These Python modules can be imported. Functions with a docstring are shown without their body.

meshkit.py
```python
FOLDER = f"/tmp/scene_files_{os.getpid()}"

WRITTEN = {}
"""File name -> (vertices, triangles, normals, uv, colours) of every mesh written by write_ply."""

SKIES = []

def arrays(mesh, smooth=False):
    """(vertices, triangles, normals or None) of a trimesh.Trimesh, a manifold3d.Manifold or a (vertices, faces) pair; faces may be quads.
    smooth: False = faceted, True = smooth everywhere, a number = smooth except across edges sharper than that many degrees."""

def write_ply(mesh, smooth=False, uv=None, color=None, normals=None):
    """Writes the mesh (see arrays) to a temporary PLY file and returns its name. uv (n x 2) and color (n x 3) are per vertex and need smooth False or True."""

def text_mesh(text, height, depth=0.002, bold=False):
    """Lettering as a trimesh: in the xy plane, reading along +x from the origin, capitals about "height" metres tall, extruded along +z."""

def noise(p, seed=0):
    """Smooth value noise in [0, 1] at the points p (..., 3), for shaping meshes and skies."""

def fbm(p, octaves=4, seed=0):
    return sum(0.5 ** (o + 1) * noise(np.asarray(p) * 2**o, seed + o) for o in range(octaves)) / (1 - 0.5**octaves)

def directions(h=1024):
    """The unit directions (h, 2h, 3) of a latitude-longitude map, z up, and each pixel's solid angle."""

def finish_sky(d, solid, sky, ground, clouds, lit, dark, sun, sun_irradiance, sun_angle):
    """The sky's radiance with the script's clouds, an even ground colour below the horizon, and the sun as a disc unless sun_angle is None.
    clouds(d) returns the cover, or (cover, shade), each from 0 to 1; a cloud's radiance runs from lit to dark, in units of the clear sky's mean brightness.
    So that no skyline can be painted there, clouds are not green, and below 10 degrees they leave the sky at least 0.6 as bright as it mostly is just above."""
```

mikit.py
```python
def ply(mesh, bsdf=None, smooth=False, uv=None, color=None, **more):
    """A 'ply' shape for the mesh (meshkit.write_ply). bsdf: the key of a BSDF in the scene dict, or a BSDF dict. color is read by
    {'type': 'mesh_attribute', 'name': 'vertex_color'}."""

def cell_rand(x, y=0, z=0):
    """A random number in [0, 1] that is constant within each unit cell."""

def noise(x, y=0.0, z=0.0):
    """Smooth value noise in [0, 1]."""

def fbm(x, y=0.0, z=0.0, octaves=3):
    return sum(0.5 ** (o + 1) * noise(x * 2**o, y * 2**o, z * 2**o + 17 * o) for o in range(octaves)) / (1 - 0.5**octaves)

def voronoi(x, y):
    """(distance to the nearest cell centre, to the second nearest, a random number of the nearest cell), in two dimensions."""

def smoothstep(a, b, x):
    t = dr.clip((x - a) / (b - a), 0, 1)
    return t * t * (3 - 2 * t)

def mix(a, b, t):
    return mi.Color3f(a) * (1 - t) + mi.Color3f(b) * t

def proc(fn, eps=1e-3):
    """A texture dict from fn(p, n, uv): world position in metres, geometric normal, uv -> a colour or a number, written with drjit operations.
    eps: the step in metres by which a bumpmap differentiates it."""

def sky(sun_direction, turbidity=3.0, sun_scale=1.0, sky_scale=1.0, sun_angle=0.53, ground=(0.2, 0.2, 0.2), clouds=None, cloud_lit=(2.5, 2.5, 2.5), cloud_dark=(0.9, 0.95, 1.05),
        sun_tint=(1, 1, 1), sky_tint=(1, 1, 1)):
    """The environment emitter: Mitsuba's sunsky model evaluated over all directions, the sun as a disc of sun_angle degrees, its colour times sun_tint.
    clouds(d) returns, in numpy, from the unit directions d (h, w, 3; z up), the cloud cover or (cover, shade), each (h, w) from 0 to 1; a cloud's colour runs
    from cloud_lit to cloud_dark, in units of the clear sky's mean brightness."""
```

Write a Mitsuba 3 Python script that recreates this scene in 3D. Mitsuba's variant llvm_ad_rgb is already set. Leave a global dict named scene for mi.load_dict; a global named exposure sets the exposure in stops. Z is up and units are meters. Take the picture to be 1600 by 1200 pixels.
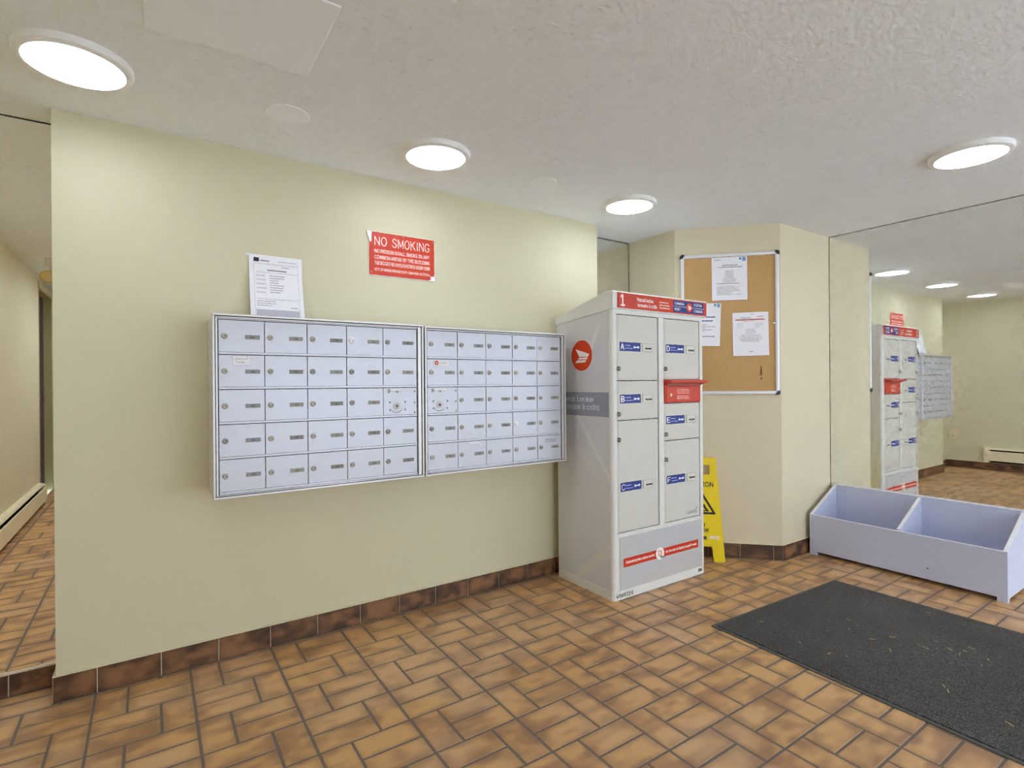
import math, random
import numpy as np, trimesh, drjit as dr, mitsuba as mi, mikit, meshkit
from shapely.geometry import Polygon, Point, LineString, box as sbox
from shapely.ops import unary_union
from trimesh.transformations import rotation_matrix

T = mi.ScalarTransform4f
scene, labels = {}, {}

# ------------------------------------------------------------------ camera, lamps' strength, exposure
YAW, PITCH, ROLL, FPX = 0.5942, -0.0013, -0.0078, 836.7
_s, _c = math.sin(YAW), math.cos(YAW)
_f = np.array([_s * math.cos(PITCH), _c * math.cos(PITCH), math.sin(PITCH)])
_r = np.array([_c, -_s, 0.0])
_u = np.cross(_r, _f)
_up = _u * math.cos(ROLL) - _r * math.sin(ROLL)
EYE = np.array([0, 0, 1.14])
scene['camera'] = {'type': 'perspective', 'fov': 2 * math.degrees(math.atan(800 / FPX)), 'fov_axis': 'x', 'near_clip': 0.02, 'far_clip': 100.0,
                   'to_world': T().look_at(origin=EYE.tolist(), target=(EYE + _f).tolist(), up=_up.tolist())}
exposure = 0.84
LAMP = [7.9, 8.5, 9.8]
# daylight from a pale forecourt and a cloudy sky, which enters by the wide entrance behind the viewer, under a canopy
def broken_cloud(d):
    return 0.9 + 0.05 * np.sin(3 * d[..., 0] + 2 * d[..., 1]), 0.25 + 0.0 * d[..., 2]
scene['sky'] = mikit.sky((0.3, 0.8, 0.5), turbidity=4.0, sun_scale=0.0, sky_scale=11.5, ground=(0.87, 0.93, 0.97), clouds=broken_cloud, cloud_lit=(1.44, 1.52, 1.64), cloud_dark=(0.96, 1.02, 1.1))

# ------------------------------------------------------------------ helpers
def lin(c):
    c = np.asarray(c, float) / 255.0
    return np.where(c <= 0.04045, c / 12.92, ((c + 0.055) / 1.055) ** 2.4)

def rgb(c):
    return {'type': 'rgb', 'value': [float(x) for x in lin(c)]}

def mat(key, col, rough=0.5, metal=0.0, spec=0.4, **kw):
    base = col if isinstance(col, dict) else rgb(col)
    scene[key] = {'type': 'twosided', 'bsdf': {'type': 'principled', 'base_color': base, 'roughness': rough, 'metallic': metal, 'specular': spec, **kw}}

def box(x0, x1, y0, y1, z0, z1):
    m = trimesh.creation.box([x1 - x0, y1 - y0, z1 - z0])
    m.apply_translation([(x0 + x1) / 2, (y0 + y1) / 2, (z0 + z1) / 2])
    return m

def cbox(x0, x1, y0, y1, z0, z1, b=0.002):
    p = []
    for x, sx in ((x0, 1), (x1, -1)):
        for y, sy in ((y0, 1), (y1, -1)):
            for z, sz in ((z0, 1), (z1, -1)):
                p += [(x + sx * b, y + sy * b, z), (x + sx * b, y, z + sz * b), (x, y + sy * b, z + sz * b)]
    return trimesh.convex.convex_hull(np.array(p))

def lathe(profile, n=40):
    return trimesh.creation.revolve(np.array(profile, float), sections=n)

def prism(poly, depth):
    polys = getattr(poly, 'geoms', [poly])
    return trimesh.util.concatenate([trimesh.creation.extrude_polygon(g, depth, engine='earcut') for g in polys])

def frame_to(o, ex, ey):
    ex, ey = np.asarray(ex, float), np.asarray(ey, float)
    ex, ey = ex / np.linalg.norm(ex), ey / np.linalg.norm(ey)
    m = np.eye(4)
    m[:3, 0], m[:3, 1], m[:3, 2], m[:3, 3] = ex, ey, np.cross(ex, ey), o
    return m

def moved(m, mx):
    m = m.copy()
    m.apply_transform(mx)
    return m

def join(ms):
    return trimesh.util.concatenate(list(ms))

def text(s, x0, x1, y0, h, d=0.0006, bold=False):
    """lettering fitted between x0 and x1, baseline y0, capitals h tall"""
    m = meshkit.text_mesh(s, 1.0, 1.0, bold)
    a, b = m.bounds[0][0], m.bounds[1][0]
    v = m.vertices.copy()
    v[:, 0] = x0 + (v[:, 0] - a) * (x1 - x0) / (b - a)
    v[:, 1] = y0 + v[:, 1] * h
    v[:, 2] *= d
    return trimesh.Trimesh(v, m.faces, process=False)

STROKES = {'N': [[(0, 0), (0, 1), (.72, 0), (.72, 1)]], 'O': 'O', 'S': [[(.68, .82), (.55, .96), (.34, 1), (.12, .94), (.03, .76), (.12, .6), (.34, .52), (.56, .44), (.69, .28), (.6, .08), (.36, 0), (.12, .05), (0, .2)]],
           'M': [[(0, 0), (0, 1), (.42, .15), (.84, 1), (.84, 0)]], 'K': [[(0, 0), (0, 1)], [(.68, 1), (0, .42)], [(.24, .62), (.72, 0)]], 'I': [[(.1, 0), (.1, 1)]], 'G': [[(.74, .8), (.6, .95), (.4, 1), (.16, .92), (.02, .66), (.02, .34), (.16, .08), (.4, 0), (.62, .06), (.76, .22), (.76, .44), (.46, .44)]]}
WIDTH = {'N': .72, 'O': .80, 'S': .70, 'M': .84, 'K': .72, 'I': .2, 'G': .78}

def thin_text(s, x0, x1, y0, h, w, d):
    """capitals drawn with a thin even stroke w, fitted between x0 and x1"""
    total = sum(WIDTH[c] for c in s) + 0.30 * (len(s) - 1)
    k, x, out = (x1 - x0) / total, x0, []
    for c in s:
        ls = [[(.4 + .4 * math.cos(a), .5 + .5 * math.sin(a)) for a in np.linspace(0, 2 * math.pi, 25)]] if c == 'O' else STROKES[c]
        out += [LineString([(x + a * k, y0 + b * h) for a, b in l]).buffer(w / 2, 3) for l in ls]
        x += (WIDTH[c] + 0.30) * k
    return prism(unary_union(out), d)

def bars(x0, x1, y0, y1, lines, d=0.0005, seed=0, fill=0.5):
    """rows of print too small to read"""
    rng, out, st = random.Random(seed), [], (y1 - y0) / lines
    for k in range(lines):
        y = y1 - (k + 1) * st + st * (1 - fill) / 2
        x, e = x0, x0 + (x1 - x0) * rng.uniform(0.8, 1.0)
        while x < e:
            w = rng.uniform(0.06, 0.16) * (x1 - x0)
            out.append(box(x, min(x + w, e), y, y + st * fill, 0, d))
            x += w + 0.025 * (x1 - x0)
    return join(out)

def colored(pairs):
    """one mesh of several pieces, each with its own flat colour"""
    ms, cs = [], []
    for m, c in pairs:
        v = m.vertices[m.faces.ravel()]
        ms.append(trimesh.Trimesh(v, np.arange(len(v)).reshape(-1, 3), process=False))
        cs.append(np.tile(lin(c), (len(v), 1)))
    m = trimesh.util.concatenate(ms)
    return m, np.vstack(cs)

def key_of(name):
    if name not in scene and name not in labels:
        return name
    k = 1
    while f'{name}_{k:03d}' in scene or f'{name}_{k:03d}' in labels:
        k += 1
    return f'{name}_{k:03d}'

def add(name, mesh, bsdf, smooth=False, at=None, parent=None, **kw):
    key = key_of((parent + '__' if parent else '') + name)
    d = mesh if isinstance(mesh, dict) else mikit.ply(mesh, bsdf, smooth=smooth, **kw)
    if at is not None:
        d = {**d, 'to_world': at}
    scene[key] = d
    return key

def addc(name, pairs, at=None, parent=None, bsdf='printed'):
    m, c = colored(pairs)
    return add(name, m, bsdf, at=at, parent=parent, color=c)

def thing(name, label, category, group=None):
    key = key_of(name)
    labels[key] = {'label': label, 'category': category}
    if group:
        labels[key]['group'] = group
    return key

def struct(name, mesh, bsdf, label=None, smooth=False, **kw):
    key = add(name, mesh, bsdf, smooth, **kw)
    labels[key] = {'kind': 'structure'}
    if label:
        labels[key]['label'] = label
    return key

def say(key, label):
    labels[key] = {'label': label}
    return key

# ------------------------------------------------------------------ materials
noise, fbm, smoothstep, mix = mikit.noise, mikit.fbm, mikit.smoothstep, mikit.mix

def tup(c):
    return tuple(float(x) for x in lin(c))

GOLD, BROWN, DARK, PALE = tup((200, 156, 104)), tup((166, 124, 86)), tup((128, 98, 74)), tup((204, 172, 140))

def tile_fn(p, n, uv):
    streak = fbm(p.x * 9 + 2 * noise(p.x * 5, p.y * 5), p.y * 23, 0.0, 2)
    blotch = fbm(p.x * 11, p.y * 13, 4.0, 2)
    tone = noise(p.x * 4.1, p.y * 4.7, 9.0)
    c = mix(BROWN, GOLD, smoothstep(0.28, 0.66, streak * 0.6 + blotch * 0.4))
    c = mix(c, PALE, 0.35 * smoothstep(0.45, 0.8, tone))
    e = dr.minimum(dr.minimum(uv.x, 1 - uv.x), dr.minimum(uv.y, 1 - uv.y))
    return mix(c, DARK, 0.4 * (1 - smoothstep(0.0, 0.26, e + 0.32 * (blotch - 0.5))))

def base_fn(p, n, uv):
    a = fbm(p.x * 14 + p.y * 9, p.z * 20, p.y * 7, 3)
    c = mix(tup((76, 54, 40)), tup((138, 98, 68)), smoothstep(0.32, 0.7, a))
    e = dr.minimum(dr.minimum(uv.x, 1 - uv.x), dr.minimum(uv.y, 1 - uv.y))
    return mix(c, tup((64, 47, 37)), 0.5 * (1 - smoothstep(0.0, 0.25, e + 0.3 * (a - 0.5))))

def mat_fn(p, n, uv):
    a = noise(p.x * 420, p.y * 420)
    b = fbm(p.x * 5, p.y * 5, 2.0, 3)
    c = mix(tup((58, 57, 56)), tup((104, 102, 98)), smoothstep(0.30, 0.85, a))
    return c * (0.82 + 0.36 * b)

def ceil_fn(p, n, uv):
    f = fbm(p.x * 60, p.y * 24, 1.0, 2)
    fleck = smoothstep(0.80, 0.92, noise(p.x * 75, p.y * 240, 3.0) * 0.86 + noise(p.x * 7, p.y * 7, 5.0) * 0.14)
    return mix(tup((241, 244, 246)), tup((235, 238, 239)), f) * (1 - 0.16 * fleck)

def ceil_bump(p, n, uv):
    return smoothstep(0.40, 0.72, fbm(p.x * 80, p.y * 110, 2.0, 3))

def cork_fn(p, n, uv):
    a = fbm(uv.x * 220, uv.y * 220, 0.0, 2)
    b = fbm(uv.x * 3, uv.y * 2, 5.0, 2)
    return mix(tup((180, 140, 90)), tup((208, 170, 120)), 0.55 * a + 0.45 * b)

mat('floor_tile', mikit.proc(tile_fn), rough=0.42, spec=0.45)
mat('base_tile', mikit.proc(base_fn), rough=0.38, spec=0.45)
mat('carpet', mikit.proc(mat_fn), rough=0.95, spec=0.1)
mat('cork', mikit.proc(cork_fn), rough=0.9, spec=0.1)
scene['ceiling_paint'] = {'type': 'twosided', 'bsdf': {'type': 'bumpmap', 'arbitrary': mikit.proc(ceil_bump, eps=2e-3), 'scale': 0.0009,
                          'nested': {'type': 'diffuse', 'reflectance': mikit.proc(ceil_fn)}}}
mat('smooth_ceiling', (236, 238, 239), rough=0.8, spec=0.1)
mat('wall_paint', (210, 204, 175), rough=0.55, spec=0.25)
mat('cream_paint', (216, 205, 178), rough=0.55, spec=0.25)
mat('grout', (116, 105, 98), rough=0.9, spec=0.1)
mat('pale_grout', (205, 192, 172), rough=0.9, spec=0.1)
mat('printed', {'type': 'mesh_attribute', 'name': 'vertex_color'}, rough=0.4, spec=0.4)
mat('matte_print', {'type': 'mesh_attribute', 'name': 'vertex_color'}, rough=0.8, spec=0.2)
mat('mail_metal', (196, 198, 208), rough=0.38, metal=0.25, spec=0.5)
mat('mail_frame', (205, 204, 204), rough=0.35, metal=0.45, spec=0.5)
mat('screw_metal', (126, 125, 124), rough=0.35, spec=0.5)
mat('mirror_edge', (98, 90, 80), rough=0.6, spec=0.2)
mat('mail_gap', (104, 103, 108), rough=0.7, spec=0.2)
mat('dark_gap', (52, 50, 52), rough=0.8, spec=0.2)
mat('locker_paint', (207, 204, 195), rough=0.42, spec=0.4)
mat('locker_trim', (222, 222, 217), rough=0.4, spec=0.4)
mat('locker_wrap', (192, 192, 194), rough=0.35, spec=0.45)
mat('red_paint', (200, 62, 42), rough=0.38, spec=0.45)
mat('white_plastic', (232, 231, 228), rough=0.4, spec=0.4)
mat('silver_frame', (226, 226, 228), rough=0.32, metal=0.15, spec=0.5)
mat('black_plastic', (42, 42, 46), rough=0.45, spec=0.4)
mat('chrome', (190, 188, 182), rough=0.25, metal=0.8, spec=0.5)
mat('yellow_plastic', (240, 212, 20), rough=0.4, spec=0.4)
mat('bin_paint', (194, 199, 220), rough=0.5, spec=0.3)
mat('bin_edge', (240, 240, 246), rough=0.5, spec=0.3)
mat('heater_paint', (226, 217, 184), rough=0.4, spec=0.4)
mat('purple_door', (70, 50, 66), rough=0.45, spec=0.4)
mat('olive_paint', (166, 160, 112), rough=0.5, spec=0.3)
mat('rubber', (88, 88, 86), rough=0.8, spec=0.2)
mat('yellowed_lens', (214, 186, 104), rough=0.3, spec=0.5)
mat('lens_glass', (232, 210, 150), rough=0.25, spec=0.5)
mat('straw', (206, 190, 146), rough=0.8, spec=0.2)
mat('tape', (238, 240, 242), rough=0.35, spec=0.4)
scene['mirror_glass'] = {'type': 'twosided', 'bsdf': {'type': 'conductor', 'material': 'none', 'specular_reflectance': {'type': 'rgb', 'value': [0.90, 0.915, 0.90]}}}

# ------------------------------------------------------------------ the room (metres; the mail wall is the plane y = D)
D, WL, WR, HC = 2.5275, -0.290, 2.371, 2.146
XM, XL, YB, YM2 = 3.950, -0.840, -2.2, 2.737
A, B = np.array([2.879, 2.327]), np.array([3.328, 1.865])     # the column's two front corners
RISE, YR = 0.088, 2.68                                         # the step up into the corridor

floor = struct('floor', box(XL - 0.1, XM + 0.1, YB, 2.76, -0.06, -0.0016), 'grout')
ceiling = struct('ceiling', box(XL - 0.1, XM + 0.1, YB, 8.1, HC, HC + 0.1), 'ceiling_paint')
struct('wall_back', box(WL, WR, D, YR, 0, HC), 'wall_paint')
struct('wall_left', join([box(XL - 0.12, XL, YB, 6.46, -0.06, HC), box(XL - 0.12, XL, 6.46, 7.22, 2.05, HC), box(XL - 0.12, XL, 7.22, 8.1, 0, HC)]), 'wall_paint')
struct('wall_front', join([box(XL - 0.12, 0.2, YB - 0.1, YB, 0, HC), box(3.75, XM + 0.1, YB - 0.1, YB, 0, HC), box(0.2, 3.75, YB - 0.1, YB, 2.08, HC)]), 'wall_paint')
struct('entrance_canopy', box(-1.0, 4.6, YB - 2.6, YB - 0.1, 2.16, 2.34), 'smooth_ceiling')
struct('wall_right', box(XM + 0.006, XM + 0.12, YB, 2.85, 0, HC), 'cream_paint')
struct('corridor_end_wall', box(XL, 0.5, 8.0, 8.1, 0, HC), 'wall_paint')
struct('corridor_side_wall', box(0.36, 0.46, YR, 8.0, 0, HC), 'wall_paint')
struct('alcove_back_wall', box(0.46, XM + 0.1, YM2 + 0.006, 2.85, 0, HC), 'cream_paint')
col = Polygon([(A[0], YM2 + 0.004), (A[0], A[1]), (B[0], B[1]), (XM + 0.004, B[1]), (XM + 0.004, YM2 + 0.004)])
struct('column', prism(col, HC), 'cream_paint', 'cream painted column with a chamfered face that carries the notice board')
struct('corridor_floor', box(XL, 0.36, YR + 0.012, 8.0, 0, RISE - 0.0016), 'grout')
struct('trim_1', box(XL, WL, YR, YR + 0.008, HC - 0.003, HC + 0.001), 'dark_gap')

# ceiling: smooth patches
k = add('access_panel', cbox(-0.010, 0.430, 1.43, 1.815, HC - 0.004, HC + 0.01, 0.003), 'smooth_ceiling', parent='ceiling')
for cx, cy, r in ((0.43, 2.115, 0.078), (1.635, 2.130, 0.068)):
    add('cover_plate', moved(lathe([(0, -0.003), (r - 0.002, -0.003), (r, -0.001), (r, 0.004), (0, 0.004)], 48), T2 := np.array([[1, 0, 0, cx], [0, 1, 0, cy], [0, 0, 1, HC], [0, 0, 0, 1.0]])), 'smooth_ceiling', parent='ceiling')

# ------------------------------------------------------------------ floor tiles: rows 0.2 m deep, cells of two flat tiles and one upright tile
def tile_mesh(w, h, t=0.008):
    b = 0.0016
    m = trimesh.convex.convex_hull(np.array([(sx * w / 2, sy * h / 2, z) for sx in (-1, 1) for sy in (-1, 1) for z in (-t, -b)] + [(sx * (w / 2 - b), sy * (h / 2 - b), 0) for sx in (-1, 1) for sy in (-1, 1)]))
    v = m.vertices[m.faces.ravel()]
    return trimesh.Trimesh(v, np.arange(len(v)).reshape(-1, 3), process=False), v[:, :2] / [w, h] + 0.5

JOINT = 0.0078
TW, TH = 0.2 - JOINT, 0.1 - JOINT
_mA, _uA = tile_mesh(TW, TH)
_mB, _uB = tile_mesh(TH, TW)
PA, PB = mikit.ply(_mA, 'floor_tile', uv=_uA), mikit.ply(_mB, 'floor_tile', uv=_uB)

def lattice(x0, y0, xlo, xhi, ylo, yhi):
    out = []
    for j in range(int((y0 - yhi) / 0.2) - 2, int((y0 - ylo) / 0.2) + 2):
        ytop = y0 - 0.2 * j                                   # this row lies between ytop - 0.2 and ytop
        for i in range(int((xlo - x0) / 0.3) - 2, int((xhi - x0) / 0.3) + 2):
            x = x0 + 0.3 * i
            if j % 2 == 0:
                cell = [('B', x + 0.05, ytop - 0.1), ('A', x + 0.2, ytop - 0.05), ('A', x + 0.2, ytop - 0.15)]
            else:
                cell = [('A', x + 0.1, ytop - 0.05), ('A', x + 0.1, ytop - 0.15), ('B', x + 0.25, ytop - 0.1)]
            out += cell
    return out

def rect_of(k, x, y):
    w, h = (TW, TH) if k == 'A' else (TH, TW)
    return sbox(x - w / 2, y - h / 2, x + w / 2, y + h / 2)

def project(x, y, z):
    p = np.array([x, y, z]) - EYE
    rr = np.cross(_f, _up)
    d = p @ _f
    return (800 + FPX * (p @ rr) / d, 600 - FPX * (p @ _up) / d, d) if d > 0.05 else (0, 1e9, d)

def lay(holder, cells, region, z, hidden, most):
    rng = random.Random(7)
    whole, cut = [], []
    for k, x, y in cells:
        r = rect_of(k, x, y)
        if region.contains(r):
            whole.append((k, x, y, rng.uniform(-0.0006, 0.0006), rng.uniform(-0.12, 0.12), rng.uniform(-0.12, 0.12)))
        elif region.intersects(r):
            g = region.intersection(r)
            if g.area > 4e-4 and g.geom_type == 'Polygon':
                cut.append((g, rng.uniform(-0.0006, 0.0006)))
    def size(t):
        px, py, d = project(t[1], t[2], z)
        if not (-60 < px < 1660 and 0 < py < 1240) or any(h.contains(Point(t[1], t[2])) for h in hidden):
            return 0.0
        return 1.0 / d ** 3
    whole.sort(key=size, reverse=True)
    rest = []
    for n, (k, x, y, dz, ta, tb) in enumerate(whole):
        at = T().translate([x, y, z + dz]).rotate([1, 0, 0], ta).rotate([0, 1, 0], tb)
        if n < most and size(whole[n]) > 0:
            scene[f'{holder}__tile' + (f'_{n:03d}' if n else '')] = {**(PA if k == 'A' else PB), 'to_world': at}
        else:
            m = (_mA if k == 'A' else _mB).copy()
            m.apply_translation([x, y, z + dz])
            rest.append((m, _uA if k == 'A' else _uB))
    for g, dz in cut:
        m = prism(g.buffer(-0.0003), 0.008)
        v = m.vertices[m.faces.ravel()]
        lo, hi = v.min(0), v.max(0)
        uv = (v[:, :2] - lo[:2]) / np.maximum(hi[:2] - lo[:2], 1e-6)
        v = v + [0, 0, z + dz - 0.008]
        rest.append((trimesh.Trimesh(v, np.arange(len(v)).reshape(-1, 3), process=False), uv))
    if rest:
        key = add('outer_tiles', join([m for m, _ in rest]), 'floor_tile', parent=holder, uv=np.vstack([u for _, u in rest]))
        labels[key] = {'kind': 'stuff', 'label': 'the further brown floor tiles of the same pattern'}

room = Polygon([(XL + 0.002, YB + 0.02), (XM - 0.002, YB + 0.02), (XM - 0.002, B[1] - 0.013), (B[0] - 0.006, B[1] - 0.013), (A[0] - 0.013, A[1] - 0.005), (A[0] - 0.013, YM2 - 0.002), (WR + 0.002, YM2 - 0.002), (WR + 0.002, D - 0.012), (WL - 0.011, D - 0.012), (WL - 0.011, YR - 0.012), (XL + 0.002, YR - 0.012)])
hidden = [sbox(1.985, 2.75, 2.01, 2.7), sbox(2.15, 3.22, -0.3, 1.5), sbox(3.6, 4.0, 0.85, 1.85), sbox(WL, WR, D, 3), sbox(2.2, 2.9, 2.3, 2.75)]
lay(floor, lattice(-0.176, 2.506, XL, XM, YB, YM2), room, 0.0, hidden, 300)
hall = sbox(XL + 0.002, YR + 0.004, 0.358, 7.99)
lay('corridor_floor', lattice(-0.450, 2.72, XL, 0.36, YR, 8.0), hall, RISE, [sbox(WL - 0.02, 1, 2.6, 9), sbox(XL, XL + 0.07, 3, 9), sbox(-2, 2, 5.0, 9)], 60)

# ------------------------------------------------------------------ tiled skirting
def skirting(name, o, ex, joints, z0=0.0, h=0.094, first=False):
    """tiles along ex from o; joints: positions of the joints; ends are the first and last"""
    ex = np.array([ex[0], ex[1], 0.0]) / np.hypot(*ex)
    mx = frame_to((o[0], o[1], z0), ex, (0, 0, 1))
    bed = moved(box(joints[0], joints[-1], 0, h - 0.001, 0.0003, 0.005), mx)
    key = struct(name, bed, 'pale_grout')
    for a, b in zip(joints[:-1], joints[1:]):
        w = b - a - 0.004
        if w < 0.01:
            continue
        m = cbox(a + 0.002, b - 0.002, 0.002, h, 0.001, 0.0095, 0.0012)
        v = m.vertices[m.faces.ravel()]
        uv = np.c_[(v[:, 0] - a) / (b - a), v[:, 1] / h]
        v = trimesh.transform_points(v, mx)
        add('tile', trimesh.Trimesh(v, np.arange(len(v)).reshape(-1, 3), process=False), 'base_tile', parent=key, uv=uv)
    add('caulk', moved(box(joints[0], joints[-1], h, h + 0.0035, 0.0003, 0.0088), mx), 'wall_paint', parent=key)
    return key

skirting('baseboard_back', (WL - 0.009, D), (1, 0), [0] + [x - WL + 0.009 for x in (-0.171, 0.029, 0.228, 0.426, 0.625, 0.822, 1.020, 1.216, 1.408, 1.604, 1.802, 2.001, 2.2)] + [WR - WL + 0.009])
ch = np.linalg.norm(A - B)
ct = (A - B) / ch
skirting('baseboard_column', A, -ct, [0, ch - 0.449, ch - 0.2528, ch - 0.053, ch + 0.003])
skirting('baseboard_column_side', (B[0] - 0.003, B[1]), (1, 0), [0, 0.178, 0.378, 0.575, XM - B[0] - 0.012])
skirting('baseboard_left', (XL, YB + 0.02), (0, 1), [0, 0.08] + [0.08 + 0.2 * k for k in range(1, 24)] + [YR - YB - 0.035])
skirting('baseboard_end', (WL, YR), (0, -1), [0, YR - D])
key = skirting('trim_2', (XL, YR + 0.001), (1, 0), [0, 0.2, 0.4, WL - XL - 0.002], h=RISE - 0.008)
labels[key]['label'] = 'dark tiled riser of the low step up into the corridor'
add('nosing', cbox(XL + 0.001, WL - 0.001, YR - 0.011, YR + 0.013, RISE - 0.007, RISE, 0.002), 'pale_grout', parent=key)

# ------------------------------------------------------------------ mirrors
k = thing('wall_mirror', 'large frameless wall mirror behind the lavender bin, reaching the ceiling', 'mirror')
add('glass', box(XM, XM + 0.006, YB + 0.01, B[1] - 0.002, 0.0, HC - 0.004), 'mirror_glass', parent=k)
add('edge', join([box(XM - 0.001, XM + 0.006, YB + 0.01, B[1] - 0.001, HC - 0.0045, HC), box(XM - 0.001, XM + 0.006, B[1] - 0.004, B[1], 0.1, HC)]), 'mirror_edge', parent=k)
k = thing('wall_mirror', 'narrow strip of mirror between the wall end and the column, above the parcel locker', 'mirror')
add('glass', box(WR - 0.4, A[0] - 0.004, YM2, YM2 + 0.006, 0.0, HC - 0.006), 'mirror_glass', parent=k)
add('edge', join([box(WR - 0.4, A[0], YM2 - 0.001, YM2 + 0.006, HC - 0.007, HC), box(A[0] - 0.005, A[0], YM2 - 0.001, YM2 + 0.006, 0, HC)]), 'mirror_edge', parent=k)

# ------------------------------------------------------------------ ceiling lights
RIM = mikit.ply(lathe([(0.126, -0.019), (0.128, -0.024), (0.138, -0.0235), (0.1455, -0.020), (0.149, -0.013), (0.149, 0.0), (0.126, 0.0), (0.126, -0.019)], 64), 'white_plastic', smooth=35)
_d = trimesh.creation.cylinder(radius=0.1265, height=0.004, sections=64)
_d.apply_translation([0, 0, -0.020])
GLOW = mikit.ply(_d, 'white_plastic')
GLOW['emitter'] = {'type': 'area', 'radiance': {'type': 'rgb', 'value': LAMP}}

def ceiling_light(x, y, label):
    k = thing('ceiling_light', label, 'ceiling light', 'round flush ceiling lights')
    at = T().translate([x, y, HC])
    add('rim', RIM, None, at=at, parent=k)
    add('diffuser', GLOW, None, at=at, parent=k)

ceiling_light(-0.184, 2.116, 'round flush ceiling light at the top left, above the wall corner by the corridor')
ceiling_light(1.040, 2.118, 'round flush ceiling light above the red no smoking sign')
ceiling_light(2.237, 2.121, 'round flush ceiling light above the parcel locker')
ceiling_light(3.014, 0.825, 'round flush ceiling light closest to the big wall mirror, at the right edge')
for x, y, where in ((-0.2, 0.45, 'the left of the lobby'), (2.1, -0.5, 'the near end of the floor mat')):
    ceiling_light(x, y, 'round flush ceiling light out of view above ' + where)

def strip_light(x, y, dx, dy, label):
    k = thing('strip_light', label, 'ceiling light', 'long ceiling lights out of view')
    add('housing', cbox(x - dx / 2, x + dx / 2, y - dy / 2, y + dy / 2, HC - 0.05, HC - 0.0005, 0.004), 'white_plastic', parent=k)
    g = mikit.ply(box(x - dx / 2 + 0.02, x + dx / 2 - 0.02, y - dy / 2 + 0.02, y + dy / 2 - 0.02, HC - 0.056, HC - 0.049), 'white_plastic')
    g['emitter'] = {'type': 'area', 'radiance': {'type': 'rgb', 'value': [0.62 * v for v in LAMP]}}
    add('diffuser', g, None, parent=k)

strip_light(-0.06, 3.9, 0.3, 1.4, 'long corridor ceiling light hidden just behind the mail wall')
strip_light(-0.06, 6.2, 0.3, 1.4, 'long corridor ceiling light hidden deep behind the mail wall')

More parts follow.
